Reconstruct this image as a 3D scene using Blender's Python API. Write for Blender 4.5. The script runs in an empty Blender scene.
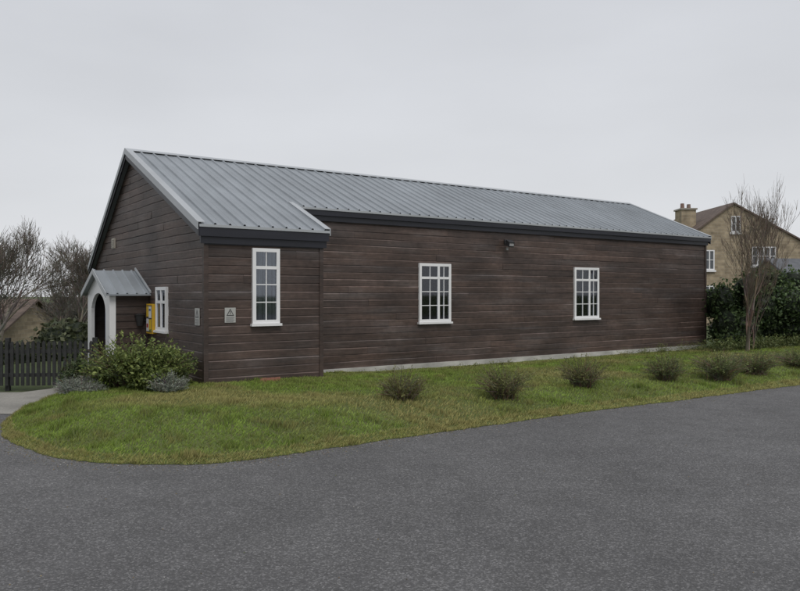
import bpy, math, random
import numpy as np
from mathutils import Vector, Matrix, noise as mn
random.seed(7); rng=np.random.default_rng(7)
scene=bpy.context.scene
COL=scene.collection

# ------------------------------------------------------------ helpers
class MB:
    def __init__(s): s.v=[]; s.f=[]; s.c=[]; s.m=[]
    def vert(s,p,c=(1,1,1)):
        s.v.append(tuple(p)); s.c.append(tuple(c)); return len(s.v)-1
    def face(s,pts,c=(1,1,1),m=0):
        i=[s.vert(p,c) for p in pts]; s.f.append(i); s.m.append(m)
    def box(s,x0,x1,y0,y1,z0,z1,c=(1,1,1),m=0):
        P=[(x0,y0,z0),(x1,y0,z0),(x1,y1,z0),(x0,y1,z0),(x0,y0,z1),(x1,y0,z1),(x1,y1,z1),(x0,y1,z1)]
        s.hexa(P,c,m)
    def hexa(s,P,c=(1,1,1),m=0):
        b=[s.vert(p,c) for p in P]
        for q in ((0,3,2,1),(4,5,6,7),(0,1,5,4),(1,2,6,5),(2,3,7,6),(3,0,4,7)):
            s.f.append([b[k] for k in q]); s.m.append(m)
    def slope(s,s0,s1,tA,zA,tB,zB,d0,d1,c=(1,1,1),m=0):
        P=[(s0,tA,zA+d0),(s1,tA,zA+d0),(s1,tB,zB+d0),(s0,tB,zB+d0),(s0,tA,zA+d1),(s1,tA,zA+d1),(s1,tB,zB+d1),(s0,tB,zB+d1)]
        s.hexa(P,c,m)
    def cyl(s,a,b,ra,rb,n=8,c=(1,1,1),m=0,cap=True):
        a=Vector(a);b=Vector(b);d=(b-a)
        if d.length<1e-6: return
        d.normalize(); o=d.orthogonal().normalized(); q=d.cross(o)
        A=[];B=[]
        for k in range(n):
            t=2*math.pi*k/n; w=o*math.cos(t)+q*math.sin(t)
            A.append(s.vert(a+w*ra,c)); B.append(s.vert(b+w*rb,c))
        for k in range(n):
            s.f.append([A[k],A[(k+1)%n],B[(k+1)%n],B[k]]); s.m.append(m)
        if cap:
            s.f.append(A[::-1]); s.m.append(m); s.f.append(B); s.m.append(m)
    def obj(s,name,mats,parent=None,smooth=False):
        me=bpy.data.meshes.new(name)
        me.from_pydata(s.v,[],s.f)
        if not isinstance(mats,(list,tuple)): mats=[mats]
        for m in mats: me.materials.append(m)
        me.polygons.foreach_set('material_index',s.m)
        ca=me.color_attributes.new(name='Col',type='FLOAT_COLOR',domain='POINT')
        arr=np.ones((len(s.v),4),dtype=np.float32); arr[:,:3]=np.array(s.c,dtype=np.float32)
        ca.data.foreach_set('color',arr.ravel())
        if smooth: me.polygons.foreach_set('use_smooth',[True]*len(me.polygons))
        me.update()
        o=bpy.data.objects.new(name,me); COL.objects.link(o)
        if parent: o.parent=parent
        return o

def np_obj(name,verts,nper,cols,mat,parent=None):
    n=len(verts)//nper
    me=bpy.data.meshes.new(name)
    me.vertices.add(len(verts)); me.vertices.foreach_set('co',verts.astype(np.float32).ravel())
    me.loops.add(n*nper); me.loops.foreach_set('vertex_index',np.arange(n*nper,dtype=np.int32))
    me.polygons.add(n); me.polygons.foreach_set('loop_start',np.arange(0,n*nper,nper,dtype=np.int32))
    me.polygons.foreach_set('loop_total',np.full(n,nper,dtype=np.int32))
    me.materials.append(mat)
    ca=me.color_attributes.new(name='Col',type='FLOAT_COLOR',domain='POINT')
    arr=np.ones((len(verts),4),dtype=np.float32); arr[:,:3]=cols
    ca.data.foreach_set('color',arr.ravel())
    me.update(calc_edges=True); me.validate()
    o=bpy.data.objects.new(name,me); COL.objects.link(o)
    if parent: o.parent=parent
    return o

def empty(name,loc=(0,0,0),rz=0):
    e=bpy.data.objects.new(name,None); e.location=loc; e.rotation_euler=(0,0,rz)
    e.empty_display_size=.3; COL.objects.link(e); return e

def mat(name,base=(.5,.5,.5),rough=.7,attr=False,n1=None,n2=None,n3=None,bump=None,metal=0,spec=.5,transl=0,grey=None):
    m=bpy.data.materials.new(name); m.use_nodes=True
    nt=m.node_tree; N=nt.nodes; L=nt.links
    b=N['Principled BSDF']; b.inputs['Roughness'].default_value=rough
    b.inputs['Metallic'].default_value=metal; b.inputs['Specular IOR Level'].default_value=spec
    rgb=N.new('ShaderNodeRGB'); rgb.outputs[0].default_value=(*base,1); out=rgb.outputs[0]
    tc=N.new('ShaderNodeTexCoord')
    def nz(scale,det):
        mp=N.new('ShaderNodeMapping'); mp.inputs['Scale'].default_value=scale
        L.new(tc.outputs['Object'],mp.inputs[0])
        no=N.new('ShaderNodeTexNoise'); no.inputs['Scale'].default_value=1; no.inputs['Detail'].default_value=det
        L.new(mp.outputs[0],no.inputs['Vector']); return no.outputs[0]
    if grey:   # weathered patches: (colour, scale, amount)
        mr=N.new('ShaderNodeMapRange'); mr.inputs[1].default_value=.5; mr.inputs[2].default_value=.72; mr.inputs[3].default_value=0; mr.inputs[4].default_value=grey[2]
        L.new(nz(grey[1],6),mr.inputs[0])
        g=N.new('ShaderNodeMix'); g.data_type='RGBA'; g.inputs[7].default_value=(*grey[0],1)
        L.new(mr.outputs[0],g.inputs[0]); L.new(out,g.inputs[6]); out=g.outputs[2]
    if attr:
        a=N.new('ShaderNodeVertexColor'); a.layer_name='Col'
        mx=N.new('ShaderNodeMix'); mx.data_type='RGBA'; mx.blend_type='MULTIPLY'; mx.inputs[0].default_value=1
        L.new(out,mx.inputs[6]); L.new(a.outputs[0],mx.inputs[7]); out=mx.outputs[2]
    for n in (n1,n2,n3):
        if not n: continue
        mr=N.new('ShaderNodeMapRange'); mr.inputs[1].default_value=.3; mr.inputs[2].default_value=.7
        mr.inputs[3].default_value=1-n[1]; mr.inputs[4].default_value=1+n[1]
        L.new(nz(n[0],n[2]),mr.inputs[0])
        vm=N.new('ShaderNodeVectorMath'); vm.operation='SCALE'
        L.new(out,vm.inputs[0]); L.new(mr.outputs[0],vm.inputs['Scale']); out=vm.outputs[0]
    L.new(out,b.inputs['Base Color'])
    if bump:
        bp=N.new('ShaderNodeBump'); bp.inputs['Strength'].default_value=bump[1]; bp.inputs['Distance'].default_value=bump[2]
        L.new(nz(bump[0],4),bp.inputs['Height']); L.new(bp.outputs[0],b.inputs['Normal'])
    if transl:
        tr=N.new('ShaderNodeBsdfTranslucent'); L.new(out,tr.inputs[0])
        ms=N.new('ShaderNodeMixShader'); ms.inputs[0].default_value=transl
        L.new(b.outputs[0],ms.inputs[1]); L.new(tr.outputs[0],ms.inputs[2])
        L.new(ms.outputs[0],N['Material Output'].inputs[0])
    return m

def sstep(x): x=max(0,min(1,x)); return x*x*(3-2*x)

# ------------------------------------------------------------ materials
M_side=mat('siding_brown',(.066,.045,.037),.55,attr=True,n1=((.8,.8,1.6),.30,6),n2=((2.5,2.5,90),.30,5),n3=((9,9,14),.18,4),bump=((3,3,120),.5,.005),spec=.42,
           grey=((.105,.088,.082),(.7,.7,5),.6))
M_gap=mat('siding_gap',(.010,.008,.008),.9)
M_fascia=mat('fascia_black',(.013,.014,.021),.45,n1=((1,1,8),.25,3))
M_roof=mat('roof_sheet_grey',(.245,.268,.288),.42,n1=((.5,.5,.5),.12,4),n2=((3,.5,3),.10,4),spec=.5)
M_flash=mat('flashing_grey',(.37,.39,.405),.4,n1=((1,1,1),.08,3))
M_white=mat('upvc_white',(.78,.78,.78),.3,n1=((2,2,2),.05,3))
M_concrete=mat('concrete_pale',(.44,.43,.40),.9,n1=((2,2,6),.3,5),bump=((30,30,30),.3,.01))
M_dark=mat('interior_dark',(.018,.02,.022),.8)
M_curtain=mat('net_curtain',(.62,.63,.65),.9,attr=True,n1=((22,22,2),.18,2))
M_wplain=mat('painted_plain',(1,1,1),.5,attr=True)
M_leaf=mat('leaf_mix',(1,1,1),.55,attr=True,transl=.25,spec=.35)
M_bark=mat('bark_grey',(1,1,1),.9,attr=True,n1=((6,6,3),.3,3))
M_grassblade=mat('grass_blade',(1,1,1),.6,attr=True,transl=.38,spec=.25)
M_fence=mat('fence_black',(.02,.021,.02),.7,n1=((4,4,10),.35,3))
M_slate=mat('slate_roof',(.10,.105,.115),.7,n1=((3,3,3),.2,3))
M_tiles=mat('tile_roof_brown',(.12,.088,.07),.8,n1=((3,3,3),.25,4),n2=((.4,4,12),.15,2))

M_glass=bpy.data.materials.new('window_glass'); M_glass.use_nodes=True
nt=M_glass.node_tree; nt.nodes.remove(nt.nodes['Principled BSDF'])
g=nt.nodes.new('ShaderNodeBsdfGlossy'); g.inputs['Roughness'].default_value=.03; g.inputs['Color'].default_value=(.9,.93,1,1)
t=nt.nodes.new('ShaderNodeBsdfTransparent'); t.inputs[0].default_value=(.85,.88,.9,1)
fr=nt.nodes.new('ShaderNodeFresnel'); fr.inputs[0].default_value=1.8
ms=nt.nodes.new('ShaderNodeMixShader')
nt.links.new(fr.outputs[0],ms.inputs[0]); nt.links.new(t.outputs[0],ms.inputs[1]); nt.links.new(g.outputs[0],ms.inputs[2])
nt.links.new(ms.outputs[0],nt.nodes['Material Output'].inputs[0])

def asphalt():
    m=bpy.data.materials.new('asphalt'); m.use_nodes=True; nt=m.node_tree; N=nt.nodes; L=nt.links
    b=N['Principled BSDF']; tc=N.new('ShaderNodeTexCoord')
    def noise(scale,det=4,rough=.5):
        n=N.new('ShaderNodeTexNoise'); n.inputs['Scale'].default_value=scale; n.inputs['Detail'].default_value=det
        n.inputs['Roughness'].default_value=rough
        L.new(tc.outputs['Object'],n.inputs['Vector']); return n.outputs[0]
    def rng_(x,a,b_,c,d):
        r=N.new('ShaderNodeMapRange'); r.inputs[1].default_value=a; r.inputs[2].default_value=b_
        r.inputs[3].default_value=c; r.inputs[4].default_value=d; L.new(x,r.inputs[0]); return r.outputs[0]
    def mul(x,y):
        k=N.new('ShaderNodeMath'); k.operation='MULTIPLY'; L.new(x,k.inputs[0]); L.new(y,k.inputs[1]); return k.outputs[0]
    big=rng_(noise(.35,5,.6),.3,.7,.84,1.16)
    mid=rng_(noise(2.2,6,.7),.3,.7,.86,1.14)
    clump=rng_(noise(28,3,.6),.3,.7,.82,1.18)
    vo=N.new('ShaderNodeTexVoronoi'); vo.inputs['Scale'].default_value=85; L.new(tc.outputs['Object'],vo.inputs['Vector'])
    sep=N.new('ShaderNodeSeparateColor'); L.new(vo.outputs['Color'],sep.inputs[0])
    pw=N.new('ShaderNodeMath'); pw.operation='POWER'; pw.inputs[1].default_value=4; L.new(sep.outputs[0],pw.inputs[0])
    st=rng_(pw.outputs[0],0,1,.80,2.1)
    fine=rng_(noise(150,3,.7),.25,.75,.68,1.32)
    v=mul(mul(mul(big,clump),mid),mul(st,fine))
    vm=N.new('ShaderNodeVectorMath'); vm.operation='SCALE'; vm.inputs[0].default_value=(.090,.0885,.0885)
    L.new(v,vm.inputs['Scale']); L.new(vm.outputs[0],b.inputs['Base Color'])
    L.new(rng_(noise(3),.3,.7,.72,.92),b.inputs['Roughness'])
    bp=N.new('ShaderNodeBump'); bp.inputs['Strength'].default_value=.6; bp.inputs['Distance'].default_value=.005
    L.new(vo.outputs['Distance'],bp.inputs['Height']); L.new(bp.outputs[0],b.inputs['Normal'])
    return m
M_asph=asphalt()

def ground_mat(name,ca,cb,cc,s1=1.5,s2=14):
    m=bpy.data.materials.new(name); m.use_nodes=True; nt=m.node_tree; N=nt.nodes; L=nt.links
    b=N['Principled BSDF']; b.inputs['Roughness'].default_value=.95; tc=N.new('ShaderNodeTexCoord')
    def noise(scale):
        n=N.new('ShaderNodeTexNoise'); n.inputs['Scale'].default_value=scale; n.inputs['Detail'].default_value=6
        L.new(tc.outputs['Object'],n.inputs['Vector'])
        r=N.new('ShaderNodeMapRange'); r.inputs[1].default_value=.38; r.inputs[2].default_value=.64; L.new(n.outputs[0],r.inputs[0]); return r.outputs[0]
    a=N.new('ShaderNodeMix'); a.data_type='RGBA'; a.inputs[6].default_value=(*ca,1); a.inputs[7].default_value=(*cb,1); L.new(noise(s1),a.inputs[0])
    c=N.new('ShaderNodeMix'); c.data_type='RGBA'; c.inputs[7].default_value=(*cc,1); L.new(a.outputs[2],c.inputs[6])
    k=N.new('ShaderNodeMath'); k.operation='MULTIPLY'; k.inputs[1].default_value=.6; L.new(noise(s2),k.inputs[0]); L.new(k.outputs[0],c.inputs[0])
    L.new(c.outputs[2],b.inputs['Base Color'])
    bp=N.new('ShaderNodeBump'); bp.inputs['Strength'].default_value=.8; bp.inputs['Distance'].default_value=.03
    L.new(noise(40),bp.inputs['Height']); L.new(bp.outputs[0],b.inputs['Normal'])
    return m
M_ground=ground_mat('field_grass',(.06,.10,.025),(.09,.12,.035),(.05,.045,.025),.3,5)
M_turf=ground_mat('turf',(.10,.145,.03),(.14,.19,.045),(.13,.11,.05),1.5,16)

def stone_mat(name,c1,c2,mortar,scale=1):
    m=bpy.data.materials.new(name); m.use_nodes=True; nt=m.node_tree; N=nt.nodes; L=nt.links
    b=N['Principled BSDF']; b.inputs['Roughness'].default_value=.9; tc=N.new('ShaderNodeTexCoord')
    sp=N.new('ShaderNodeSeparateXYZ'); L.new(tc.outputs['Object'],sp.inputs[0])
    ad=N.new('ShaderNodeMath'); L.new(sp.outputs[0],ad.inputs[0]); L.new(sp.outputs[1],ad.inputs[1])
    cb=N.new('ShaderNodeCombineXYZ'); L.new(ad.outputs[0],cb.inputs[0]); L.new(sp.outputs[2],cb.inputs[1])
    br=N.new('ShaderNodeTexBrick'); br.inputs['Scale'].default_value=scale
    br.inputs['Color1'].default_value=(*c1,1); br.inputs['Color2'].default_value=(*c2,1); br.inputs['Mortar'].default_value=(*mortar,1)
    br.inputs['Brick Width'].default_value=.42; br.inputs['Row Height'].default_value=.17; br.inputs['Mortar Size'].default_value=.012
    L.new(cb.outputs[0],br.inputs['Vector'])
    no=N.new('ShaderNodeTexNoise'); no.inputs['Scale'].default_value=2.5; no.inputs['Detail'].default_value=6; L.new(tc.outputs['Object'],no.inputs['Vector'])
    mr=N.new('ShaderNodeMapRange'); mr.inputs[1].default_value=.3; mr.inputs[2].default_value=.7; mr.inputs[3].default_value=.72; mr.inputs[4].default_value=1.28; L.new(no.outputs[0],mr.inputs[0])
    vm=N.new('ShaderNodeVectorMath'); vm.operation='SCALE'; L.new(br.outputs[0],vm.inputs[0]); L.new(mr.outputs[0],vm.inputs['Scale'])
    L.new(vm.outputs[0],b.inputs['Base Color']); return m
M_stone=stone_mat('rubble_stone',(.38,.31,.21),(.26,.21,.14),(.34,.29,.215))

# ------------------------------------------------------------ the hall
hall=empty('timber_hall',(-3.354,12.83,0),math.radians(34.9))
RZ,RT=4.86,4.46
SL=.432
def froof(t): return RZ-SL*(RT-t)
LZ,LT=2.37,8.01
KL=(RZ-LZ)/(LT-RT)
def broof(t): return RZ-KL*(t-RT)
LEN=16.84; BAY=2.27; TM=1.40

def siding(name,axis,const,a0,a1f,z0,z1,sign,rangef=None,pitch=.15,seed=0,lite=1.75):
    r=random.Random(seed); mb=MB()
    def P(a,d,z): return (a,const+sign*d,z) if axis=='x' else (const+sign*d,a,z)
    z=z0; i=0
    while z<z1-.02:
        lo,hi=rangef(z) if rangef else (a0,a1f)
        if hi-lo<.15: break
        off=r.uniform(0,4.0); cuts=[lo]; c=lo+off if off>.5 else lo+2
        while c<hi-.4: cuts.append(c); c+=r.choice([2.4,3.0,3.6,4.2])
        cuts.append(hi)
        ph=r.uniform(0,100); rowv=r.uniform(.90,1.10)
        for k in range(len(cuts)-1):
            v=rowv*r.uniform(.88,1.14); g=r.uniform(-.04,.04)
            col=(v*(1+g),v,v*(1-g)); lt=lite*r.uniform(.55,1.25); colc=(col[0]*lt,col[1]*lt*1.04,col[2]*lt*1.08); cold=tuple(q*.6 for q in col)  # chamfers coloured lighter for caught skylight, board laps coloured darker for shadow
            A,B=cuts[k]+.002,cuts[k+1]-.002
            n=max(1,int((B-A)/.30)); dd=r.uniform(-.003,.003); tilt=r.uniform(-.006,.006)
            cup=r.uniform(.012,.019)
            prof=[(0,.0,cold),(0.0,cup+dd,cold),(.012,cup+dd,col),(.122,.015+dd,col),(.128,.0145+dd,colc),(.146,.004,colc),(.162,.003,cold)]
            rows=[]
            for (pz,pd,pc) in prof:
                row=[]
                for q in range(n+1):
                    f=q/n
                    l2,h2=rangef(min(z+pz,z1)) if rangef else (lo,hi)
                    aa=A+(B-A)*f
                    if rangef:
                        if k==0 and q==0: aa=l2
                        if k==len(cuts)-2 and q==n: aa=max(l2,h2)
                        aa=min(max(aa,l2),max(h2,l2))
                    jz=.008*mn.noise(Vector((aa*.9,ph,0)))+.003*mn.noise(Vector((aa*3.3,ph,7)))+tilt*(f-.5)
                    jd=.006*mn.noise(Vector((aa*1.7,ph,5)))
                    wv=1+.35*mn.noise(Vector((aa*1.3,z*2.1,seed+.5)))
                    row.append(mb.vert(P(aa,pd+(jd if pd>.01 else 0),min(z+pz,z1+.01)+jz),tuple(u*wv for u in pc)))
                rows.append(row)
            for a in range(len(rows)-1):
                for q in range(n):
                    mb.f.append([rows[a][q],rows[a][q+1],rows[a+1][q+1],rows[a+1][q]]); mb.m.append(0)
        z+=pitch; i+=1
    return mb.obj(name,[M_side],hall)

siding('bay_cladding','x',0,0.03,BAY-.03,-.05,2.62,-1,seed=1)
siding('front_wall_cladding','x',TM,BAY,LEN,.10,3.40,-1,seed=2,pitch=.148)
def gr(z):
    lo=.03 if z<froof(0)-.08 else (z-(froof(0)-.08))/SL
    hi=7.9 if z<broof(7.9)-.08 else RT+(RZ-.08-z)/KL
    return lo,hi
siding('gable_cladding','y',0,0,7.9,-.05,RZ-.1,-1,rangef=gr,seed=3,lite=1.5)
def gr2(z):
    lo=TM+.02 if z<froof(TM)-.08 else RT-(RZ-.08-z)/SL
    hi=7.9 if z<broof(7.9)-.08 else RT+(RZ-.08-z)/KL
    return lo,hi
siding('far_gable_cladding','y',LEN,0,7.9,-.05,RZ-.1,1,rangef=gr2,seed=4)
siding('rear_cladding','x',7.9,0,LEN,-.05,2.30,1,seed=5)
siding('bay_end_cladding','y',BAY,0.03,TM,-.05,2.78,1,seed=6)

mb=MB()
def prism(mb,s0,s1,pts,m=0):
    n=len(pts)
    A=[mb.vert((s0,p[0],p[1])) for p in pts]; B=[mb.vert((s1,p[0],p[1])) for p in pts]
    mb.f.append(A); mb.m.append(m); mb.f.append(B[::-1]); mb.m.append(m)
    for k in range(n):
        mb.f.append([A[k],B[k],B[(k+1)%n],A[(k+1)%n]]); mb.m.append(m)
prism(mb,.004,BAY-.004,[(.004,-.4),(.004,froof(0)-.06),(RT,RZ-.06),(7.89,broof(7.89)-.06),(7.89,-.4)])
prism(mb,BAY-.003,LEN-.004,[(TM+.004,-.4),(TM+.004,froof(TM)-.06),(RT,RZ-.062),(7.888,broof(7.89)-.062),(7.888,-.4)])
mb.obj('wall_core',[M_gap],hall)

mb=MB(); cc=(.8,.8,.8)
mb.box(-.032,.05,-.034,.045,-.1,2.60,cc)
mb.box(BAY-.05,BAY+.03,-.032,.04,-.1,2.60,cc)
mb.box(LEN-.05,LEN+.03,TM-.034,TM+.04,.02,3.3,cc)
mb.obj('corner_boards',[M_side],hall)
mb=MB(); mb.box(BAY+.01,LEN+.01,TM-.06,TM+.05,-.3,.105)
mb.obj('plinth',[M_concrete],hall)

def sheet(name,s0,s1,tA,tB,zf,pitch=.27,h=.032):
    mb=MB(); pts=[]
    s=-.15
    while s<s1:
        for (o,hh) in ((0,0),(.014,h),(.040,h),(.054,0),(.15,0),(.158,.005),(.166,0)):
            q=s+o
            if s0<=q<=s1: pts.append((q,hh))
        s+=pitch
    pts=[(s0,0)]+pts+[(s1,0)]
    n=6; rows=[]
    for k in range(n+1):
        t=tA+(tB-tA)*k/n
        rows.append([mb.vert((p[0],t,zf(t)+p[1])) for p in pts])
    for a in range(len(rows)-1):
        for q in range(len(pts)-1):
            mb.f.append([rows[a][q],rows[a][q+1],rows[a+1][q+1],rows[a+1][q]]); mb.m.append(0)
    mb.slope(s0+.005,s1-.005,tA+.01*(1 if tB>tA else -1),zf(tA),tB,zf(tB),-.03,-.004)
    return mb.obj(name,[M_roof],hall)
TE=1.30; TB=-.10; S0=-.14; S1=LEN+.14
sheet('roof_front_bay',S0,BAY+.10,TB,RT,froof)
sheet('roof_front_main',BAY+.10,S1,TE,RT,froof)
sheet('roof_rear',S0,S1,LT,RT,broof)
mb=MB()
mb.hexa([(S0-.01,RT-.14,froof(RT-.14)+.034),(S1+.01,RT-.14,froof(RT-.14)+.034),(S1+.01,RT,RZ+.03),(S0-.01,RT,RZ+.03),
         (S0-.01,RT-.14,froof(RT-.14)+.043),(S1+.01,RT-.14,froof(RT-.14)+.043),(S1+.01,RT,RZ+.045),(S0-.01,RT,RZ+.045)])
mb.hexa([(S0-.01,RT+.001,RZ+.03),(S1+.01,RT+.001,RZ+.03),(S1+.01,RT+.15,broof(RT+.15)+.034),(S0-.01,RT+.15,broof(RT+.15)+.034),
         (S0-.01,RT+.001,RZ+.045),(S1+.01,RT+.001,RZ+.045),(S1+.01,RT+.15,broof(RT+.15)+.043),(S0-.01,RT+.15,broof(RT+.15)+.043)])
mb.slope(S0-.02,S0+.10,TB-.01,froof(TB-.01),RT,RZ,.036,.046)
mb.slope(S0-.035,S0-.018,TB-.01,froof(TB-.01),RT,RZ,-.085,.048)
mb.slope(S0-.02,S0+.10,LT,LZ,RT,RZ,.036,.046)
mb.slope(S0-.035,S0-.018,LT,LZ,RT,RZ,-.07,.048)
mb.slope(S1-.10,S1+.02,TE-.01,froof(TE-.01),RT,RZ,.036,.046)
mb.slope(S1+.018,S1+.035,TE-.01,froof(TE-.01),RT,RZ,-.085,.048)
mb.slope(BAY+.02,BAY+.13,TB-.01,froof(TB-.01),TE+.12,froof(TE+.12),.036,.046)
mb.slope(BAY+.128,BAY+.145,TB-.01,froof(TB-.01),TE-.0,froof(TE),-.085,.048)
mb.box(S0,BAY+.12,TB-.022,TB-.008,froof(TB)-.045,froof(TB)+.002)
mb.box(BAY+.15,S1,TE-.022,TE-.008,froof(TE)-.04,froof(TE)+.002)
mb.obj('flashings',[M_flash],hall)
mb=MB()
zb=froof(TB)
mb.box(S0+.01,BAY+.11,TB-.005,TB+.03,zb-.20,zb-.047)
mb.box(S0+.04,BAY+.08,TB+.032,-.022,zb-.32,zb-.06)
mb.box(-.03,BAY+.02,-.05,-.021,zb-.335,zb-.2)
ze=froof(TE)
mb.box(BAY+.15,S1-.01,TE-.006,TE+.03,ze-.15,ze-.042)
mb.box(BAY+.03,S1-.08,TE+.033,TM-.022,ze-.26,ze-.06)
mb.slope(S0-.012,S0+.02,TB,zb,RT,RZ,-.20,-.055)
mb.slope(S0-.012,S0+.02,LT,LZ,RT,RZ,-.16,-.055)
mb.slope(S0+.02,-.022,TB,zb,RT,RZ,-.09,-.055)
mb.slope(S1-.02,S1+.012,TE,ze,RT,RZ,-.22,-.055)
mb.box(S0,S1,LT-.04,LT-.01,LZ-.2,LZ-.03)
mb.obj('fascias',[M_fascia],hall)

def window(name,axis,const,sign,a0,a1,z0,z1,vbars,hbars,mull=None,seed=0,cur=True,transom=None):
    r=random.Random(seed)
    W=MB(); 
    def bx(mb,a,b,d0,d1,za,zb,c=(1,1,1),m=0):
        y0,y1=sorted((const+sign*d0,const+sign*d1))
        if axis=='x': mb.box(a,b,y0,y1,za,zb,c,m)
        else: mb.box(y0,y1,a,b,za,zb,c,m)
    fw=.065
    bx(W,a0,a0+fw,.0,.062,z0,z1); bx(W,a1-fw,a1,.0,.062,z0,z1)
    bx(W,a0+fw,a1-fw,.0,.061,z1-fw,z1); bx(W,a0+fw,a1-fw,.0,.061,z0,z0+fw)
    bx(W,a0-.03,a1+.03,.0,.095,z0-.045,z0-.002)
    w=a1-a0-2*fw; h=z1-z0-2*fw
    if transom:
        zz=z0+fw+h*transom; bx(W,a0+fw,a1-fw,.0,.058,zz-.028,zz+.028)
    if mull:
        aa=a0+fw+w*mull; bx(W,aa-.03,aa+.03,.0,.06,z0+fw,z1-fw)
    for v in vbars:
        aa=a0+fw+w*v; bx(W,aa-.009,aa+.009,.022,.05,z0+fw,z1-fw)
    for v in hbars:
        zz=z0+fw+h*v; bx(W,a0+fw,a1-fw,.023,.049,zz-.009,zz+.009)
    W.obj(name,[M_white],hall)
    G=MB(); bx(G,a0+fw,a1-fw,.034,.038,z0+fw,z1-fw); G.obj(name+'_glass',[M_glass],hall)
    D=MB(); bx(D,a0+.02,a1-.02,.001,.0215,z0+.02,z1-.02); D.obj(name+'_interior',[M_dark],hall)
    if cur:
        C=MB()
        def painted_folds(aa,bb,za,zb,br):
            n=max(4,int((bb-aa)/.03))
            for k in range(n):
                c=br*(.75+.25*math.cos(k*2.1+seed))*r.uniform(.9,1.05)  # fold shading painted as alternating tones on near-flat strips
                x0=aa+(bb-aa)*k/n; x1=aa+(bb-aa)*(k+1)/n
                d=.0225+.001*(k%2)
                y=const+sign*d
                if axis=='x': C.face([(x0,y,za),(x1,y,za),(x1,y,zb),(x0,y,zb)],(c,c,c))
                else: C.face([(y,x0,za),(y,x1,za),(y,x1,zb),(y,x0,zb)],(c,c,c))
        for args in cur: painted_folds(a0+fw+w*args[0],a0+fw+w*args[1],z0+fw+h*args[2],z0+fw+h*args[3],args[4])
        C.obj(name+'_curtain',[M_curtain],hall)
window('bay_window','x',0,-1,.855,1.385,1.17,2.52,[.5],[.26,.52],seed=1,transom=.77,
       cur=[(0,1,0,.77,.42),(0,1,.8,1,.5)])
window('front_window','x',TM,-1,5.57,6.50,1.05,2.41,[.31,.82],[.26,.52],mull=.62,seed=2,transom=.78,
       cur=[(0,.2,0,1,.4),(.65,1,.25,.8,.75),(.25,.6,.35,.62,.5),(.3,1,.0,.2,.3)])
window('front_window_2','x',TM,-1,10.76,11.75,1.04,2.42,[.31,.82],[.26,.52],mull=.62,seed=3,transom=.78,
       cur=[(0,.3,0,1,.35),(.3,.6,.4,.75,.55),(.68,.98,.3,.8,.7),(.5,1,0,.2,.4)])
window('gable_window','y',0,-1,1.95,2.62,.98,1.84,[],[],mull=.5,seed=4,transom=.68,cur=[(0,1,0,.5,.5)])

mb=MB(); k=(.03,.03,.032)
mb.box(8.22,8.30,TM-.05,TM-.018,2.96,3.06,k)
mb.cyl((8.26,TM-.05,3.02),(8.26,TM-.16,3.04),.012,.012,8,k)
mb.hexa([(8.17,TM-.24,2.86),(8.35,TM-.24,2.86),(8.35,TM-.14,2.92),(8.17,TM-.14,2.92),(8.17,TM-.27,2.98),(8.35,TM-.27,2.98),(8.35,TM-.16,3.05),(8.17,TM-.16,3.05)],k)
mb.box(8.19,8.33,TM-.262,TM-.24,2.885,2.96,(.25,.25,.25))
mb.cyl((8.26,TM-.1,2.86),(8.26,TM-.1,2.79),.035,.025,10,(.4,.4,.4))
mb.obj('floodlight',[M_wplain],hall)
mb=MB(); k=(.40,.37,.31)
mb.box(-.045,-.018,5.85,6.12,2.78,3.02,k)
for q in range(5): mb.box(-.06,-.046,5.87,6.10,2.80+q*.043,2.82+q*.043,(.33,.3,.25))
mb.obj('gable_vent',[M_wplain],hall)
mb=MB(); y=(.60,.36,.02)
mb.box(-.11,-.02,2.66,3.06,.90,1.50,y)
mb.box(-.116,-.111,2.69,3.03,.93,1.47,(.08,.08,.08))
mb.box(-.122,-.117,2.70,2.86,1.22,1.45,(.65,.65,.62)); mb.box(-.122,-.117,2.88,3.02,1.24,1.45,(.62,.4,.03))
mb.box(-.122,-.117,2.70,2.84,.95,1.19,(.62,.42,.03)); mb.box(-.122,-.117,2.87,3.02,.95,1.20,(.6,.6,.6))
mb.box(-.124,-.1225,2.72,2.84,1.36,1.40,(.05,.1,.3)); mb.box(-.124,-.1225,2.89,3.0,1.02,1.10,(.35,.05,.04))
mb.obj('notice_board',[M_wplain],hall)
mb=MB()
mb.cyl((-.02,3.12,1.16),(-.22,3.12,1.16),.015,.015,8,(.02,.02,.02))
mb.cyl((-.22,3.12,1.05),(-.22,3.12,1.27),.06,.10,14,(.02,.02,.02)); mb.cyl((-.22,3.12,1.27),(-.22,3.12,1.31),.11,.02,14,(.02,.02,.02))
mb.obj('wall_lantern',[M_wplain],hall)
def sign(name,axis,a0,a1,z0,z1):
    mb=MB(); w=(.40,.40,.38); b=(.05,.05,.05)
    def F(pts,c,d):
        P=[]
        for (u,v) in pts:
            A=a0+(a1-a0)*u; Z=z0+(z1-z0)*v
            P.append((A,-d,Z) if axis=='x' else (-d,A,Z))
        mb.face(P,c)
    if axis=='x': mb.box(a0,a1,-.030,-.02,z0,z1,w)
    else: mb.box(-.030,-.02,a0,a1,z0,z1,w)
    F([(.5,.95),(.14,.45),(.86,.45)],b,.0315)
    F([(.5,.84),(.26,.51),(.74,.51)],(.38,.38,.36),.033)
    F([(.47,.78),(.53,.78),(.53,.55),(.47,.55)],b,.0345)
    for q in range(4): F([(.12,.36-q*.09),(.88-.1*(q%2),.36-q*.09),(.88-.1*(q%2),.32-q*.09),(.12,.32-q*.09)],(.2,.2,.2),.0325)
    mb.obj(name,[M_wplain],hall)
sign('notice_plate','x',.345,.545,1.20,1.46)
sign('notice_plate_side','y',.20,.42,1.15,1.45)

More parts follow.
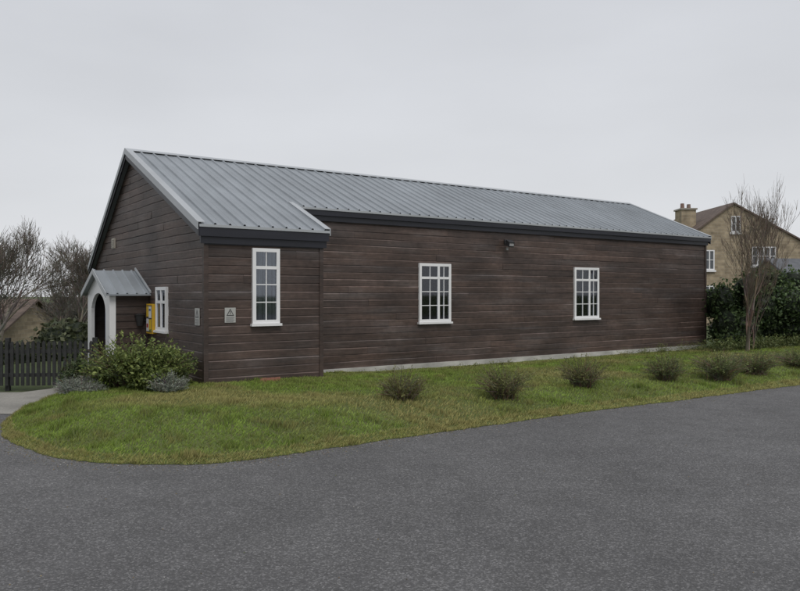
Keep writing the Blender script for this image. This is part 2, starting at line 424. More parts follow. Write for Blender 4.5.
p0,p1=3.18,5.10; pr=(p0+p1)/2; pa=-.78; pz=1.76; pR=2.20
mb=MB()
mb.box(pa+.05,-.02,p0,p0+.06,-.1,pz,(.7,.7,.7)); 
for q in range(12): mb.box(pa+.05,-.02,p0-.014,p0+.001,-.05+q*.15,.075+q*.15,(.75+.2*random.random(),)*3)
mb.box(pa+.05,-.02,p1-.06,p1,-.1,pz,(.7,.7,.7))
mb.obj('porch_side_cladding',[M_side],hall)
mb=MB()
def front(mb,x0,x1):
    o0,o1=p0+.34,p1-.34; oz=1.30; r=(o1-o0)/2; oc=(o0+o1)/2; n=14
    arc=[(oc-r*math.cos(math.pi*k/n),oz+.42*math.sin(math.pi*k/n)) for k in range(n+1)]
    def top(t): return pR-.03-(pR-pz)/(pr-p0)*abs(t-pr)
    for k in range(n):
        (ta,za),(tb,zb_)=arc[k],arc[k+1]
        mb.hexa([(x0,ta,za),(x1,ta,za),(x1,tb,zb_),(x0,tb,zb_),(x0,ta,top(ta)),(x1,ta,top(ta)),(x1,tb,top(tb)),(x0,tb,top(tb))])
    mb.hexa([(x0,p0,-.1),(x1,p0,-.1),(x1,o0,-.1),(x0,o0,-.1),(x0,p0,top(p0)),(x1,p0,top(p0)),(x1,o0,top(o0)),(x0,o0,top(o0))])
    mb.hexa([(x0,o1,-.1),(x1,o1,-.1),(x1,p1,-.1),(x0,p1,-.1),(x0,o1,top(o1)),(x1,o1,top(o1)),(x1,p1,top(p1)),(x0,p1,top(p1))])
front(mb,pa-.02,pa+.048)
mb.box(pa-.03,pa+.09,p0-.03,p0-.0145,-.1,pz-.02)
mb.obj('porch_front',[M_white],hall)
mb=MB()
mb.box(-.12,-.03,p0+.3,p1-.3,.0,1.7,(.03,.05,.12))
mb.box(pa+.06,pa+.08,p0+.33,p0+.7,.75,1.35,(.05,.10,.25))
mb.box(pa+.05,pa+.059,p0+.40,p0+.62,.95,1.2,(.5,.5,.5))
mb.box(-.14,-.121,p0+.4,pr-.05,.9,1.5,(.08,.16,.35)); mb.box(-.14,-.121,pr+.05,p1-.4,.9,1.5,(.06,.12,.3))
mb.obj('porch_door',[M_wplain],hall)
mb=MB()
def pf(t): return pR-(pR-pz)/(pr-p0)*abs(t-pr)
for side in (-1,1):
    pts=[]; s=pa-.12
    while s<-.03:
        for (o,h) in ((0,0),(.014,.025),(.035,.025),(.05,0)):
            if s+o<-.02: pts.append((s+o,h))
        s+=.19
    pts.append((-.02,0))
    te=p0-.14 if side<0 else p1+.14
    A=[mb.vert((p[0],pr,pR+p[1])) for p in pts]; B=[mb.vert((p[0],te,pf(te)+p[1])) for p in pts]
    for q in range(len(pts)-1): mb.f.append([A[q],A[q+1],B[q+1],B[q]]); mb.m.append(0)
    mb.slope(pa-.119,-.021,pr,pR,te,pf(te),-.03,-.003)
mb.obj('porch_roof',[M_roof],hall)
mb=MB()
for te in (p0-.15,p1+.15):
    mb.slope(pa-.14,pa-.121,pr,pR,te,pf(te),-.07,.035)
mb.slope(-.05,-.019,p0-.15,pf(p0-.15),pr,pR,.026,.07)
mb.obj('porch_flashing',[M_flash],hall)

# ------------------------------------------------------------ ground
RD=-.15
def gz(x,y):
    return -.20-1.6*sstep((y-17)/12)*sstep((-9-x)/6)
xs=sorted(set([-900,-400,-200,-100,-60]+list(range(-40,41,2))+[60,100,200,400,900]))
ys=sorted(set([-300,-100,-40,-20]+list(range(-10,51,2))+[70,100,200,400,900]))
mb=MB(); idx={}
for i,x in enumerate(xs):
    for j,y in enumerate(ys): idx[i,j]=mb.vert((x,y,gz(x,y)))
for i in range(len(xs)-1):
    for j in range(len(ys)-1):
        mb.f.append([idx[i,j],idx[i+1,j],idx[i+1,j+1],idx[i,j+1]]); mb.m.append(0)
mb.obj('ground',[M_ground],smooth=True)

K_=1.088
F=[(-5.85*1.02,13.4),(-5.78*1.05,12.3)]+[(x*K_,y*K_) for x,y in [(-5.35,10.2),(-4.75,8.93),(-3.82,7.93),(-3.02,7.5),(-2.0,7.46),(-1.07,7.97),(0,8.8),(1.31,9.75),(2.93,10.93),(4.9,12.19),(7.47,13.93),(10.5,15.8),(16,19),(24,23)]]
B=[(-5.7,14.9),(-5.3,14.9),(-5.0,14.9),(-4.6,14.9),(-4.0,14.2),(-3.3,13.2),(-2.7,13.65),(-1.9,14.2),(-1.05,16.5),(.59,17.65),(2.64,19.08),(4.69,20.5),(7.15,22.2),(10.5,24.8),(15,28),(22,32)]
def cr(P,a):
    n=len(P)-1; i=min(int(a),n-1); t=a-i
    p=[P[max(0,min(n,i+k))] for k in (-1,0,1,2)]
    return [ .5*((2*p[1][d])+(-p[0][d]+p[2][d])*t+(2*p[0][d]-5*p[1][d]+4*p[2][d]-p[3][d])*t*t+(-p[0][d]+3*p[1][d]-3*p[2][d]+p[3][d])*t**3) for d in (0,1)]
NA=len(F)-1
def lawn(a,b):
    f=cr(F,a); i=min(int(a),NA-1); t=a-i
    bb=[B[i][d]*(1-t)+B[i+1][d]*t for d in (0,1)]
    rag=.06*mn.noise(Vector((f[0]*2.2,f[1]*2.2,3)))+.05*mn.noise(Vector((f[0]*8,f[1]*8,3)))
    L=math.hypot(bb[0]-f[0],bb[1]-f[1]); q=b+rag/L*(1-b)
    x=f[0]+(bb[0]-f[0])*q; y=f[1]+(bb[1]-f[1])*q
    H=.29 if a<7 else .29-.07*sstep((a-7)/2)
    q2=b*L
    z=RD+.004+H*(.15*sstep(q2/.3)+.85*sstep(q2/2.0))
    if a>7: z-= .085*sstep((b-.55)/.4)*sstep((a-7)/1.0)
    z+=(.05*mn.noise(Vector((x*.9,y*.9,0)))+.02*mn.noise(Vector((x*3,y*3,4))))*sstep(b*L/.5)*(1-.75*b)
    return x,y,z
mb=MB(); na,nb=NA*16,44; rows=[]
for i in range(na+1):
    rows.append([mb.vert(lawn(NA*i/na,(j/nb)**1.3)) for j in range(nb+1)])
for i in range(na):
    for j in range(nb):
        mb.f.append([rows[i][j],rows[i+1][j],rows[i+1][j+1],rows[i][j+1]]); mb.m.append(0)
mb.obj('lawn',[M_turf],smooth=True)

NB=260000
V=np.zeros((NB*3,3)); C=np.zeros((NB*3,3)); n=0
def inside(x,y):
    dx,dy=x+3.354,y-12.83
    s=.82*dx+.572*dy; t=-.572*dx+.82*dy
    return (s>-.02 and s<BAY and t>-.02) or (s>=BAY and s<LEN and t>TM-.09)
segL=[math.hypot(F[i+1][0]-F[i][0],F[i+1][1]-F[i][1])*(math.hypot(B[i][0]-F[i][0],B[i][1]-F[i][1]))/(1+.010*(F[i][1])**2) for i in range(NA)]
segL=np.array(segL); segL/=segL.sum()
segs=rng.choice(NA,NB,p=segL)
R=rng.random((NB,8))
for k in range(NB):
    b=R[k,0]**1.15
    if R[k,7]<.06: b=R[k,0]*.04
    a=segs[k]+R[k,1]
    x,y,z=lawn(a,b)
    if inside(x,y): continue
    p1_=mn.noise(Vector((x*.9,y*.9,1))); p2_=mn.noise(Vector((x*3.2,y*3.2,9))); p3_=mn.noise(Vector((x*.5,y*.5,19)))
    tuft=max(0,mn.noise(Vector((x*2.6,y*2.6,33)))-.16)
    h=.020+.024*R[k,2]+.045*max(0,p2_)+.11*tuft
    if b<.03: h*=.7
    if b>.85 and a>7.5: h*=.6
    ang=R[k,3]*6.283; w=.0045+.004*R[k,4]
    lx=(R[k,5]-.5)*.08; ly=(R[k,6]-.5)*.08
    cx,sy=math.cos(ang)*w,math.sin(ang)*w
    V[n*3]=(x-cx,y-sy,z-.005);V[n*3+1]=(x+cx,y+sy,z-.005);V[n*3+2]=(x+lx,y+ly,z+h)
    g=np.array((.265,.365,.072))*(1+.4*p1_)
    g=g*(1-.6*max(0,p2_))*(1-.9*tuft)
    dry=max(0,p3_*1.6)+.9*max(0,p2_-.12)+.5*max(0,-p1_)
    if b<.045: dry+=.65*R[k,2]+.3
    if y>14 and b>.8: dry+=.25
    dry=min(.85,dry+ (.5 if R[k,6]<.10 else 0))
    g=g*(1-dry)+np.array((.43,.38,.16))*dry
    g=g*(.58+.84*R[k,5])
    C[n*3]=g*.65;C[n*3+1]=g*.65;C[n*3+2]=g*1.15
    n+=1
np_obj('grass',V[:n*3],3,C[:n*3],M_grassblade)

mb=MB()
pts=[(-30,-20),(45,-20),(45,30),(34,30),(24,27.5),(16,22.5),(10.5,19),(7.47,16.5),(4.9,14.6),(2.93,13.2),(0,11),(-2,9.7),(-4,10.5),(-5,11.3),(-5.9,11.85),(-30,11.85)]
mb.face([(x,y,RD) for x,y in pts]); mb.obj('asphalt_road',[M_asph])
mb=MB()
pp=[(-14,11.75),(-5.7,11.45),(-5.8,12.6),(-5.75,13.6),(-5.35,14.8),(-5.5,15.6),(-7.4,16.6),(-6.6,14.9),(-7.1,14.0),(-14,13.9)]
mb.face([(x,y,RD+.008) for x,y in pp]); mb.obj('path',[mat('path_paving',(.25,.24,.215),.9,n1=((1.5,1.5,1.5),.2,5),n2=((30,30,30),.15,3))])
mb=MB()
for i in range(8):
    x0=-14+i*.93; mb.box(x0,x0+.92,11.66,11.78,RD-.05,RD+.04,(1,1,1))
mb.obj('kerb',[M_concrete])

Vs=[];Cs=[]
for k in range(1900):
    a=random.uniform(2,NA-2); f=cr(F,a)
    d=abs(random.gauss(0,.16))+.01
    f2=cr(F,min(a+.05,NA)); tx,ty=f2[0]-f[0],f2[1]-f[1]; L=math.hypot(tx,ty)+1e-6
    x=f[0]+ty/L*d; y=f[1]-tx/L*d
    if random.random()<.12: x=random.uniform(-6,8); y=random.uniform(3.0,11)
    if random.random()<.30 : c=random.choice([(.25,.24,.22),(.18,.16,.13),(.33,.32,.30)])
    else: c=random.choice([(.13,.085,.04),(.20,.15,.07),(.11,.12,.05),(.06,.05,.035)])
    r=random.uniform(.004,.010); z=RD+.002
    an=random.random()*6.28
    p=[Vector((x+r*math.cos(an+q*2.09)*random.uniform(.6,1.3),y+r*math.sin(an+q*2.09)*random.uniform(.6,1.3),z)) for q in range(3)]
    top=Vector((x,y,z+r*.8))
    for q in range(3):
        Vs+= [p[q],p[(q+1)%3],top]; Cs+=[c]*3
np_obj('gravel',np.array([tuple(v) for v in Vs]),3,np.array(Cs),M_wplain)

# ------------------------------------------------------------ vegetation
def leaves(n,blobs,size,colA,colB,shell=.35,zmin=0.0,seed=0,aspect=.5):
    r=np.random.default_rng(seed)
    bl=np.array(blobs); w=(bl[:,3]*bl[:,4]*bl[:,5])**.67; w/=w.sum()
    k=r.choice(len(bl),n,p=w)
    d=r.normal(size=(n,3)); d/=np.linalg.norm(d,axis=1)[:,None]
    rad=1-shell*r.random(n)**1.3+ .12*r.normal(size=n)
    c=bl[k,:3]+d*bl[k,3:]*rad[:,None]
    keep=c[:,2]>zmin; c=c[keep]; d=d[keep]; rad=rad[keep]; k=k[keep]; n=len(c)
    a=r.normal(size=(n,3)); a[:,2]+=.2; a/=np.linalg.norm(a,axis=1)[:,None]
    b=np.cross(a,r.normal(size=(n,3))+d*1.0); b/=np.linalg.norm(b,axis=1)[:,None]+1e-9
    s=size*(.6+.8*r.random(n))[:,None]
    V=np.stack([c-a*s,c-b*s*aspect,c+a*s,c+b*s*aspect],axis=1).reshape(-1,3)
    t=r.random(n)[:,None]; bt=r.uniform(.75,1.2,len(bl))[k][:,None]
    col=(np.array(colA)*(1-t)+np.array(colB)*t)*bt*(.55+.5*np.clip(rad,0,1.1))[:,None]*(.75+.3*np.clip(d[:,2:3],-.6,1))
    col=np.repeat(col,4,axis=0)
    return V,col
def clumps(c,R,n,seed,rr=(.25,.5)):
    r=random.Random(seed); out=[]
    for i in range(n):
        th=r.uniform(0,6.283); q=math.sqrt(r.random())*.75; h=r.uniform(.15,.8)
        s=r.uniform(*rr)
        out.append((c[0]+R[0]*q*math.cos(th)*(1.1-h*.5),c[1]+R[1]*q*math.sin(th)*(1.1-h*.5),c[2]+R[2]*h*(1-.25*q),R[0]*s,R[1]*s,R[2]*s*.8))
    return out
def sprigs(name,parent,R,ns,per,lsize,cA,cB,twc,seed,tilt=1.0,aspect=.22,start=.3,trad=.004,hv=(.5,1.05),jit=.0):
    r=random.Random(seed); mb=MB(); Vl=[];Cl=[]
    for i in range(ns):
        th=r.uniform(0,6.283); q=math.sqrt(r.random())*tilt
        base=Vector((r.gauss(0,.14)*R[0],r.gauss(0,.14)*R[1],-.05))
        tip=Vector((R[0]*q*math.cos(th),R[1]*q*math.sin(th),R[2]*r.uniform(*hv)*(1.0-.35*q*q)))
        mid=(base+tip)/2+Vector((0,0,R[2]*.16*q))+Vector((r.gauss(0,.04),r.gauss(0,.04),0))
        tc_=tuple(x*r.uniform(.6,1.3) for x in twc)
        mb.cyl(base,mid,trad,trad*.8,3,tc_,cap=False); mb.cyl(mid,tip,trad*.8,trad*.35,3,tc_,cap=False)
        sh=r.uniform(.65,1.2); cnt=per if r.random()<.85 else per//4
        for j in range(cnt):
            f=start+(1-start)*r.random()
            p=(base.lerp(mid,f*2) if f<.5 else mid.lerp(tip,f*2-1))
            p=p+Vector((r.gauss(0,1),r.gauss(0,1),r.gauss(0,1)))*(lsize*.6+jit)
            ax=((tip-mid).normalized()*.7+Vector((r.gauss(0,.7),r.gauss(0,.7),r.gauss(0,.5)))).normalized()
            sd=ax.cross(Vector((r.gauss(0,1),r.gauss(0,1),r.gauss(0,1)))).normalized()
            s=lsize*r.uniform(.6,1.3)
            Vl+=[p-ax*s,p-sd*s*aspect,p+ax*s,p+sd*s*aspect]
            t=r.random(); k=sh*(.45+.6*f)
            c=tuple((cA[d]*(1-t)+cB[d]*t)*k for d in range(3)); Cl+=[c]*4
    np_obj(name+'_foliage',np.array([tuple(v) for v in Vl]),4,np.array(Cl),M_leaf,parent)
    mb.obj(name+'_stems',[M_bark],parent)
def bigshrub(c,R,n,seed,cA,cB):
    e=empty('shrub',c)
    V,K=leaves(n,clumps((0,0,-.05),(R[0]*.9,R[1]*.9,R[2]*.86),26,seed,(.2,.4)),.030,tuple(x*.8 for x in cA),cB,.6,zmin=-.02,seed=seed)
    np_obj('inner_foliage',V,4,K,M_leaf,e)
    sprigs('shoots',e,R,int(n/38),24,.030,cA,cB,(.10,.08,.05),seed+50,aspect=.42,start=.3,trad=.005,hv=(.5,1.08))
bigshrub((-4.35,12.35,.05),(1.0,.78,1.04),12000,1,(.095,.145,.04),(.27,.32,.09))
bigshrub((-3.98,12.9,.09),(.5,.45,.76),3600,2,(.08,.125,.035),(.20,.24,.075))
bigshrub((-5.75,13.45,-.05),(.45,.42,.74),2800,3,(.05,.085,.035),(.12,.15,.06))
for i,c in enumerate([(-5.25,12.1,.0),(-3.72,11.95,.06),(-4.95,11.95,.02)]):
    e=empty('lavender_bush',c); q=(1.1,1.05,.75)[i]
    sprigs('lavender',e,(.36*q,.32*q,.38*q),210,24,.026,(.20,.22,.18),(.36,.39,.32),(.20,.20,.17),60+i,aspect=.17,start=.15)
for i,(x,y,w,h,br) in enumerate([(.03,11.45,.44,.55,.6),(1.67,12.1,.56,.54,.5),(3.28,13.4,.52,.58,.5),(5.2,14.6,.50,.54,.1),(6.46,15.0,.66,.56,.1),(7.6,16.0,.65,.5,0),(9.2,17.2,.7,.45,0)]):
    e=empty('heather_shrub',(x,y,.02))
    A=(.09+.06*br,.14-.01*br,.045); B_=(.22+.05*br,.27-.03*br,.09)
    sprigs('heather',e,(w,w*.85,h),int(210+60*(1-br)),19,.027,A,B_,(.15,.115,.08),80+i,tilt=1.0,aspect=.19,start=.1,trad=.0042,hv=(.35,1.12))
e=empty('weeds')
bl=[];r=random.Random(5)
for i in range(60):
    s=r.uniform(2.6,16.5); t=TM-r.uniform(.10,.7)
    x=-3.354+.82*s-.572*t; y=12.83+.572*s+.82*t; q=r.uniform(.02,.08)*(1+1.2*(s>11.5))
    bl.append((x,y,.0,q*1.5,q*1.5,q*1.8))
for i in range(10):
    s=r.uniform(.2,2.2); t=-r.uniform(.05,.3)
    bl.append((-3.354+.82*s-.572*t,12.83+.572*s+.82*t,.12,.07,.07,.06))
V,K=leaves(8000,bl,.022,(.10,.14,.035),(.26,.27,.09),.95,zmin=-.03,seed=9,aspect=.25)
np_obj('weed_leaves',V,4,K,M_leaf,e)

def branch(mb,p,d,L,r,depth,rn,col,spread,kids,thin,up=.12):
    n=3 if depth>0 else 2
    q=p.copy(); dd=d.copy(); rr=r
    pts=[]
    for k in range(n):
        dd=(dd+Vector((rn.gauss(0,.13),rn.gauss(0,.13),rn.gauss(0,.10)+up*.4))).normalized()
        e=q+dd*(L/n); r2=rr*(.84 if depth>0 else .6)
        c=tuple(x*rn.uniform(.85,1.15) for x in col)
        mb.cyl(q,e,rr,r2,7 if r>.04 else (4 if r>.012 else 3),c,cap=False)
        q=e; rr=r2; pts.append((q.copy(),dd.copy(),rr))
    if depth<=0: return
    for k in range(kids):
        b=pts[rn.choice([0,1,1,2,2])] if k>0 else pts[-1]
        sp=spread*rn.uniform(.6,1.3)*(.5 if k==0 else 1)
        ax=Vector((rn.gauss(0,1),rn.gauss(0,1),rn.gauss(0,.4))); ax=(ax-ax.dot(b[1])*b[1]).normalized()
        nd=(b[1]*math.cos(sp)+ax*math.sin(sp)+Vector((0,0,up))).normalized()
        branch(mb,b[0],nd,L*rn.uniform(.62,.85),max(thin,b[2]*rn.uniform(.55,.8)),depth-1,rn,col,spread,kids,thin,up)
def bare_tree(name,loc,h,r,seed,col=(.12,.105,.09),depth=6,kids=4,spread=.65,thin=.006,stems=1,up=.12,lean=0,wide=1):
    rn=random.Random(seed); mb=MB()
    for s in range(stems):
        d=Vector((rn.gauss(0,.18)*(stems>1)+lean,rn.gauss(0,.18)*(stems>1),1)).normalized()
        branch(mb,Vector((rn.uniform(-.1,.1)*(stems>1),rn.uniform(-.1,.1)*(stems>1),-.1)),d,h*.30*(1 if stems==1 else rn.uniform(.7,1.1)),r,depth,rn,col,spread,kids,thin,up)
    zs=np.array([v[2] for v in mb.v]); k=h/zs.max()
    mb.v=[(v[0]*k*wide,v[1]*k*wide,v[2]*k) for v in mb.v]
    o=mb.obj(name,[M_bark]); o.location=loc; return o
bare_tree('bare_tree',(-13.6,25,-1.5),6.1,.14,11,depth=6,kids=4,spread=.55,thin=.007,col=(.15,.13,.105),wide=1.0)
bare_tree('bare_tree',(-11.2,24.5,-1.3),5.4,.12,12,depth=6,kids=4,spread=.55,thin=.007,col=(.13,.112,.09))
bare_tree('bare_tree',(-15.0,26.5,-1.6),5.8,.12,18,depth=6,kids=3,spread=.6,thin=.008,col=(.15,.135,.11))
bare_tree('bare_tree',(-16.3,30,-1.7),6.6,.14,13,depth=6,kids=3,spread=.6,thin=.010,col=(.18,.16,.135))
bare_tree('bare_tree',(-12.6,30,-1.7),6.0,.14,19,depth=6,kids=4,spread=.55,thin=.009,col=(.18,.16,.135))
bare_tree('bare_tree',(9.9,21.2,.0),5.35,.055,14,depth=6,kids=3,spread=.42,thin=.0045,stems=2,up=.22,col=(.15,.118,.09),wide=.82)
bare_tree('bare_tree',(10.3,22.0,.0),3.6,.022,15,depth=5,kids=3,spread=.4,thin=.0045,stems=4,up=.25,col=(.15,.12,.09),wide=.8)
bare_tree('bare_tree',(26.0,40,-.05),6.4,.1,17,depth=6,kids=3,spread=.5,thin=.012,col=(.14,.12,.10))

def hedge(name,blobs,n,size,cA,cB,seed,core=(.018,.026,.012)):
    e=empty(name)
    mb=MB()
    for (cx,cy,cz,rx,ry,rz) in blobs:
        nu,nv=14,9; rows=[]
        for j in range(nv+1):
            ph=math.pi*j/nv; row=[]
            for i in range(nu):
                th=2*math.pi*i/nu; d=Vector((math.sin(ph)*math.cos(th),math.sin(ph)*math.sin(th),math.cos(ph)))
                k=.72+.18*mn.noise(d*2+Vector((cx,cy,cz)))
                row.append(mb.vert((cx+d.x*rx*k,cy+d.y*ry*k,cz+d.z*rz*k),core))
            rows.append(row)
        for j in range(nv):
            for i in range(nu):
                mb.f.append([rows[j][i],rows[j][(i+1)%nu],rows[j+1][(i+1)%nu],rows[j+1][i]]); mb.m.append(0)
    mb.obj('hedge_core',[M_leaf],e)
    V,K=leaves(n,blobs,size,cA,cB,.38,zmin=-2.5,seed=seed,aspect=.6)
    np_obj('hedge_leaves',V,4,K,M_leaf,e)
r=random.Random(3); bl=[]
for i in range(85):
    f=r.random(); x=10.1+f*7.7; y=23.1+f*2.5+r.uniform(-.3,.7)
    z=r.uniform(.1,1.6); q=r.uniform(.40,.70)
    bl.append((x,y,z,q,q*.8,q*.9))
bl+= [(9.95,22.95,1.5,.35,.35,.6),(10.0,22.9,.8,.4,.35,.6),(10.0,22.9,.2,.4,.35,.5),(10.9,23.5,1.85,.5,.5,.5),(11.8,24.0,2.05,.6,.5,.5),(12.7,24.3,2.0,.7,.5,.55),(13.8,24.5,1.9,.7,.5,.5)]
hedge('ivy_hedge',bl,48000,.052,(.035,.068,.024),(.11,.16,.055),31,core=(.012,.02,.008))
bl=[]
for i in range(48):
    f=r.random(); x=-22+f*13.6; y=22.5+r.uniform(-.6,.6)+1.0*math.sin(x)
    z=r.uniform(-1.2,.3)+.3*math.sin(x*1.7)+(.25 if x<-14 else 0); q=r.uniform(.6,.95); bl.append((x,y,z,q,q*.8,q*.8))
bl+=[(-8.6,21.5,.2,.7,.6,.8),(-9.4,21.8,.0,.8,.6,.7)]
hedge('garden_hedge',bl,24000,.08,(.045,.062,.028),(.11,.12,.06),32)
bl=[]
for i in range(90):
    x=-70+i*1.7+r.uniform(-1,1); y=70+r.uniform(-3,3)
    if -11<x<12: continue
    q=r.uniform(1.6,2.6); bl.append((x,y,r.uniform(.2,1.2)-(.6 if x<-15 else 0),q*1.2,q,q*.7))
hedge('distant_trees',bl,24000,.22,(.08,.08,.062),(.13,.125,.10),33,core=(.045,.045,.037))
V,K=leaves(8000,[(9.2+.7*i,21.5+.40*i,.15,.6,.4,.33) for i in range(9)],.04,(.08,.12,.035),(.2,.22,.08),.8,zmin=.0,seed=41,aspect=.3)
np_obj('ground_cover',V,4,K,M_leaf)

fe=empty('picket_fence',(-11.0,14.3,-.12),math.atan2(.4,5.0))
mb=MB(); Lf=5.0; s=0
while s<Lf:
    h=.90+random.uniform(-.008,.008); w=.06
    mb.box(s,s+w,-.012,.008,.03,h-.04)
    mb.hexa([(s,-.012,h-.04),(s+w,-.012,h-.04),(s+w,.008,h-.04),(s,.008,h-.04),(s+w*.4,-.012,h),(s+w*.6,-.012,h),(s+w*.6,.008,h),(s+w*.4,.008,h)])
    s+=.10
mb.obj('pickets',[M_fence],fe)
mb=MB(); mb.box(0,Lf,.0085,.04,.2,.27); mb.box(0,Lf,.0085,.04,.66,.73)
s=0
while s<=Lf+.01: mb.box(s-.04,s+.04,.041,.12,-.1,.96); s+=1.66
mb.obj('rails_and_posts',[M_fence],fe)

mb=MB()
for i in range(6):
    s=.95+i*.07+random.uniform(-.02,.02); t=-.18-random.uniform(0,.1); q=random.uniform(.03,.05)
    x=-3.354+.82*s-.572*t; y=12.83+.572*s+.82*t
    mb.hexa([(x-q,y-q*.6,.08),(x+q,y-q*.5,.08),(x+q*.9,y+q*.6,.08),(x-q,y+q*.6,.08),(x-q*.8,y-q*.5,.21),(x+q*.9,y-q*.4,.205),(x+q*.7,y+q*.5,.21),(x-q*.9,y+q*.5,.20)],(.30,.13,.09))
mb.obj('brick_rubble',[M_wplain])

# ------------------------------------------------------------ stone house
hs=empty('stone_house',(17.9,45,0),math.radians(0))
mb=MB()
def hp(mb,y0,y1,pts,m=0):
    A=[mb.vert((p[0],y0,p[1])) for p in pts]; Bq=[mb.vert((p[0],y1,p[1])) for p in pts]; n=len(pts)
    mb.f.append(A); mb.m.append(m); mb.f.append(Bq[::-1]); mb.m.append(m)
    for k in range(n): mb.f.append([A[k],Bq[k],Bq[(k+1)%n],A[(k+1)%n]]); mb.m.append(m)
hp(mb,0,9,[(0,-.3),(0,5.5),(2.2,7.1),(8.6,3.6),(8.6,-.3)])
mb.box(-.35,.55,1.5,2.6,4.8,6.95)
mb.obj('walls',[M_stone],hs)
mb=MB()
def sl(mb,xa,za,xb,zb_,y0,y1,d0,d1,c=(1,1,1)):
    mb.hexa([(xa,y0,za+d0),(xb,y0,zb_+d0),(xb,y1,zb_+d0),(xa,y1,za+d0),(xa,y0,za+d1),(xb,y0,zb_+d1),(xb,y1,zb_+d1),(xa,y1,za+d1)],c)
sl(mb,-.25,5.32,2.2,7.1,-.12,9.2,.01,.12); sl(mb,2.2,7.1,8.9,3.44,-.12,9.2,.012,.122)
mb.obj('roof',[M_tiles],hs)
mb=MB(); mb.box(-.42,.62,1.43,2.67,6.951,7.05,(.3,.27,.22)); 
mb.cyl((-.1,2.05,7.05),(-.1,2.05,7.4),.13,.11,10,(.20,.12,.09)); mb.cyl((.3,2.05,7.05),(.3,2.05,7.35),.13,.11,10,(.2,.14,.11))
mb.obj('chimney_pots',[M_wplain],hs)
W=MB();D=MB()
def hw(x0,x1,z0,z1,nv):
    D.box(x0+.02,x1-.02,-.03,-.002,z0+.02,z1-.02,(.10,.11,.12))
    W.box(x0,x0+.07,-.06,-.031,z0,z1); W.box(x1-.07,x1,-.06,-.031,z0,z1); W.box(x0+.07,x1-.07,-.06,-.031,z1-.07,z1); W.box(x0+.07,x1-.07,-.06,-.031,z0,z0+.07)
    for k in range(1,nv): 
        xx=x0+(x1-x0)*k/nv; W.box(xx-.035,xx+.035,-.058,-.032,z0+.07,z1-.07)
    W.box(x0+.07,x1-.07,-.055,-.033,(z0+z1)/2-.02,(z0+z1)/2+.02)
    W.box(x0-.08,x1+.08,-.10,-.061,z0-.12,z0-.001)
hw(2.05,2.62,5.42,6.4,2); hw(.45,1.05,3.15,4.35,2); hw(3.3,4.75,3.4,4.55,4); hw(3.3,4.75,.9,2.2,3); hw(.45,1.05,.9,2.2,2)
W.obj('window_frames',[M_white],hs); D.obj('window_panes',[M_wplain],hs)

ob=empty('slate_roof_outbuilding',(19.2,36,0),math.radians(12))
mb=MB(); mb.box(0,6,0,4,-.3,2.25)
prism2=[(0,2.25),(2,3.4),(4,2.25)]
A=[mb.vert((0,p[0],p[1])) for p in prism2]; Bq=[mb.vert((6,p[0],p[1])) for p in prism2]
mb.f.append(A); mb.m.append(0); mb.f.append(Bq); mb.m.append(0)
mb.obj('walls',[M_stone],ob)
mb=MB(); mb.slope(-.2,6.2,-.3,2.06,2,3.42,0,.1); mb.slope(-.2,6.2,4.3,2.06,2.001,3.42,0,.1); mb.obj('roof',[M_slate],ob)

ob=empty('cottage',(-24.6,33,-1.95),math.radians(-8))
mb=MB(); mb.box(0,7.4,0,5,-.3,1.9)
A=[mb.vert((0,p[0],p[1])) for p in [(0,1.9),(2.5,3.3),(5,1.9)]]; Bq=[mb.vert((7.4,p[0],p[1])) for p in [(0,1.9),(2.5,3.3),(5,1.9)]]
mb.f.append(A); mb.m.append(0); mb.f.append(Bq); mb.m.append(0)
mb.obj('walls',[M_stone],ob)
mb=MB(); mb.slope(-.25,7.65,-.35,1.72,2.5,3.33,0,.1); mb.slope(-.25,7.65,5.35,1.72,2.501,3.33,0,.1); mb.obj('roof',[M_tiles],ob)
W=MB(); 
for x in (1.2,4.6): W.box(x,x+1.1,-.05,-.002,.7,1.6)
W.obj('window_frames',[M_white],ob)

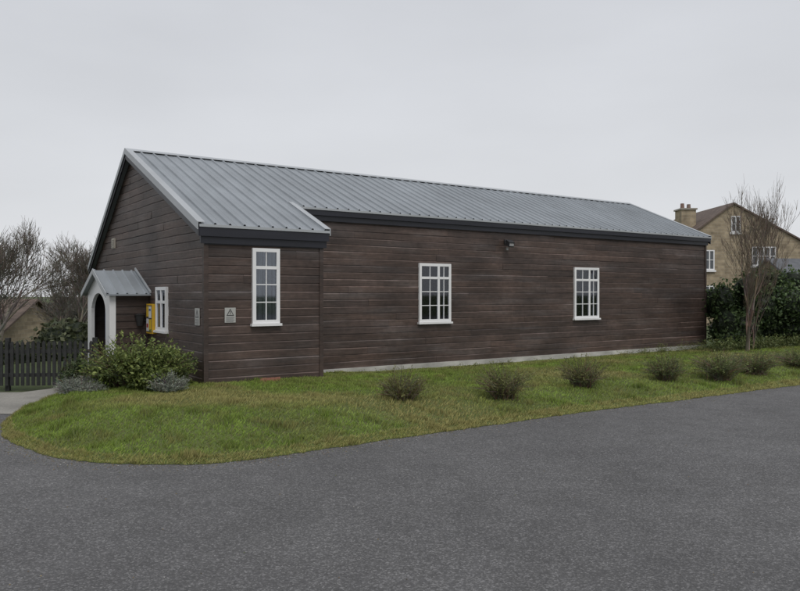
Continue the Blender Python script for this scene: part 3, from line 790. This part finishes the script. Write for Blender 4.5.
# ------------------------------------------------------------ world, sun, camera
w=bpy.data.worlds.new('World'); scene.world=w; w.use_nodes=True
nt=w.node_tree; N=nt.nodes; L=nt.links
bg=N['Background']; bg.inputs[1].default_value=.1
sky=N.new('ShaderNodeTexSky'); sky.sky_type='NISHITA'; sky.sun_disc=False
sky.sun_elevation=math.radians(55); sky.sun_rotation=math.radians(157); sky.dust_density=4
tc=N.new('ShaderNodeTexCoord'); sp=N.new('ShaderNodeSeparateXYZ'); L.new(tc.outputs['Generated'],sp.inputs[0])
cr_=N.new('ShaderNodeValToRGB'); e=cr_.color_ramp.elements
e[0].position=0; e[0].color=(.77,.785,.81,1); e[1].position=.6; e[1].color=(.62,.64,.69,1)
L.new(sp.outputs[2],cr_.inputs[0])
no=N.new('ShaderNodeTexNoise'); no.inputs['Scale'].default_value=2.2; no.inputs['Detail'].default_value=5; no.inputs['Roughness'].default_value=.45
mp=N.new('ShaderNodeMapping'); mp.inputs['Scale'].default_value=(1,1,3); L.new(tc.outputs['Generated'],mp.inputs[0]); L.new(mp.outputs[0],no.inputs['Vector'])
mr=N.new('ShaderNodeMapRange'); mr.inputs[1].default_value=.3; mr.inputs[2].default_value=.7; mr.inputs[3].default_value=9.0; mr.inputs[4].default_value=10.2; L.new(no.outputs[0],mr.inputs[0])
vm=N.new('ShaderNodeVectorMath'); vm.operation='SCALE'; L.new(cr_.outputs[0],vm.inputs[0]); L.new(mr.outputs[0],vm.inputs['Scale'])
mx=N.new('ShaderNodeMix'); mx.data_type='RGBA'; mx.inputs[0].default_value=.95
L.new(sky.outputs[0],mx.inputs[6]); L.new(vm.outputs[0],mx.inputs[7]); L.new(mx.outputs[2],bg.inputs[0])

sd=bpy.data.lights.new('sun','SUN'); sd.energy=1.5; sd.angle=math.radians(30); sd.color=(1,.97,.93)
so=bpy.data.objects.new('sun',sd); COL.objects.link(so)
dirv=Vector((.25,-.6,1.0)).normalized()
so.rotation_euler=dirv.to_track_quat('Z','Y').to_euler()

cd=bpy.data.cameras.new('camera'); cd.lens=33.57; cd.sensor_width=36; cd.clip_end=3000; cd.clip_start=.05
co=bpy.data.objects.new('camera',cd); COL.objects.link(co)
co.location=(0,0,1.7); co.rotation_euler=(math.radians(90-.115),0,0)
scene.camera=co
scene.view_settings.view_transform='Standard'; scene.view_settings.look='None'; scene.view_settings.exposure=0
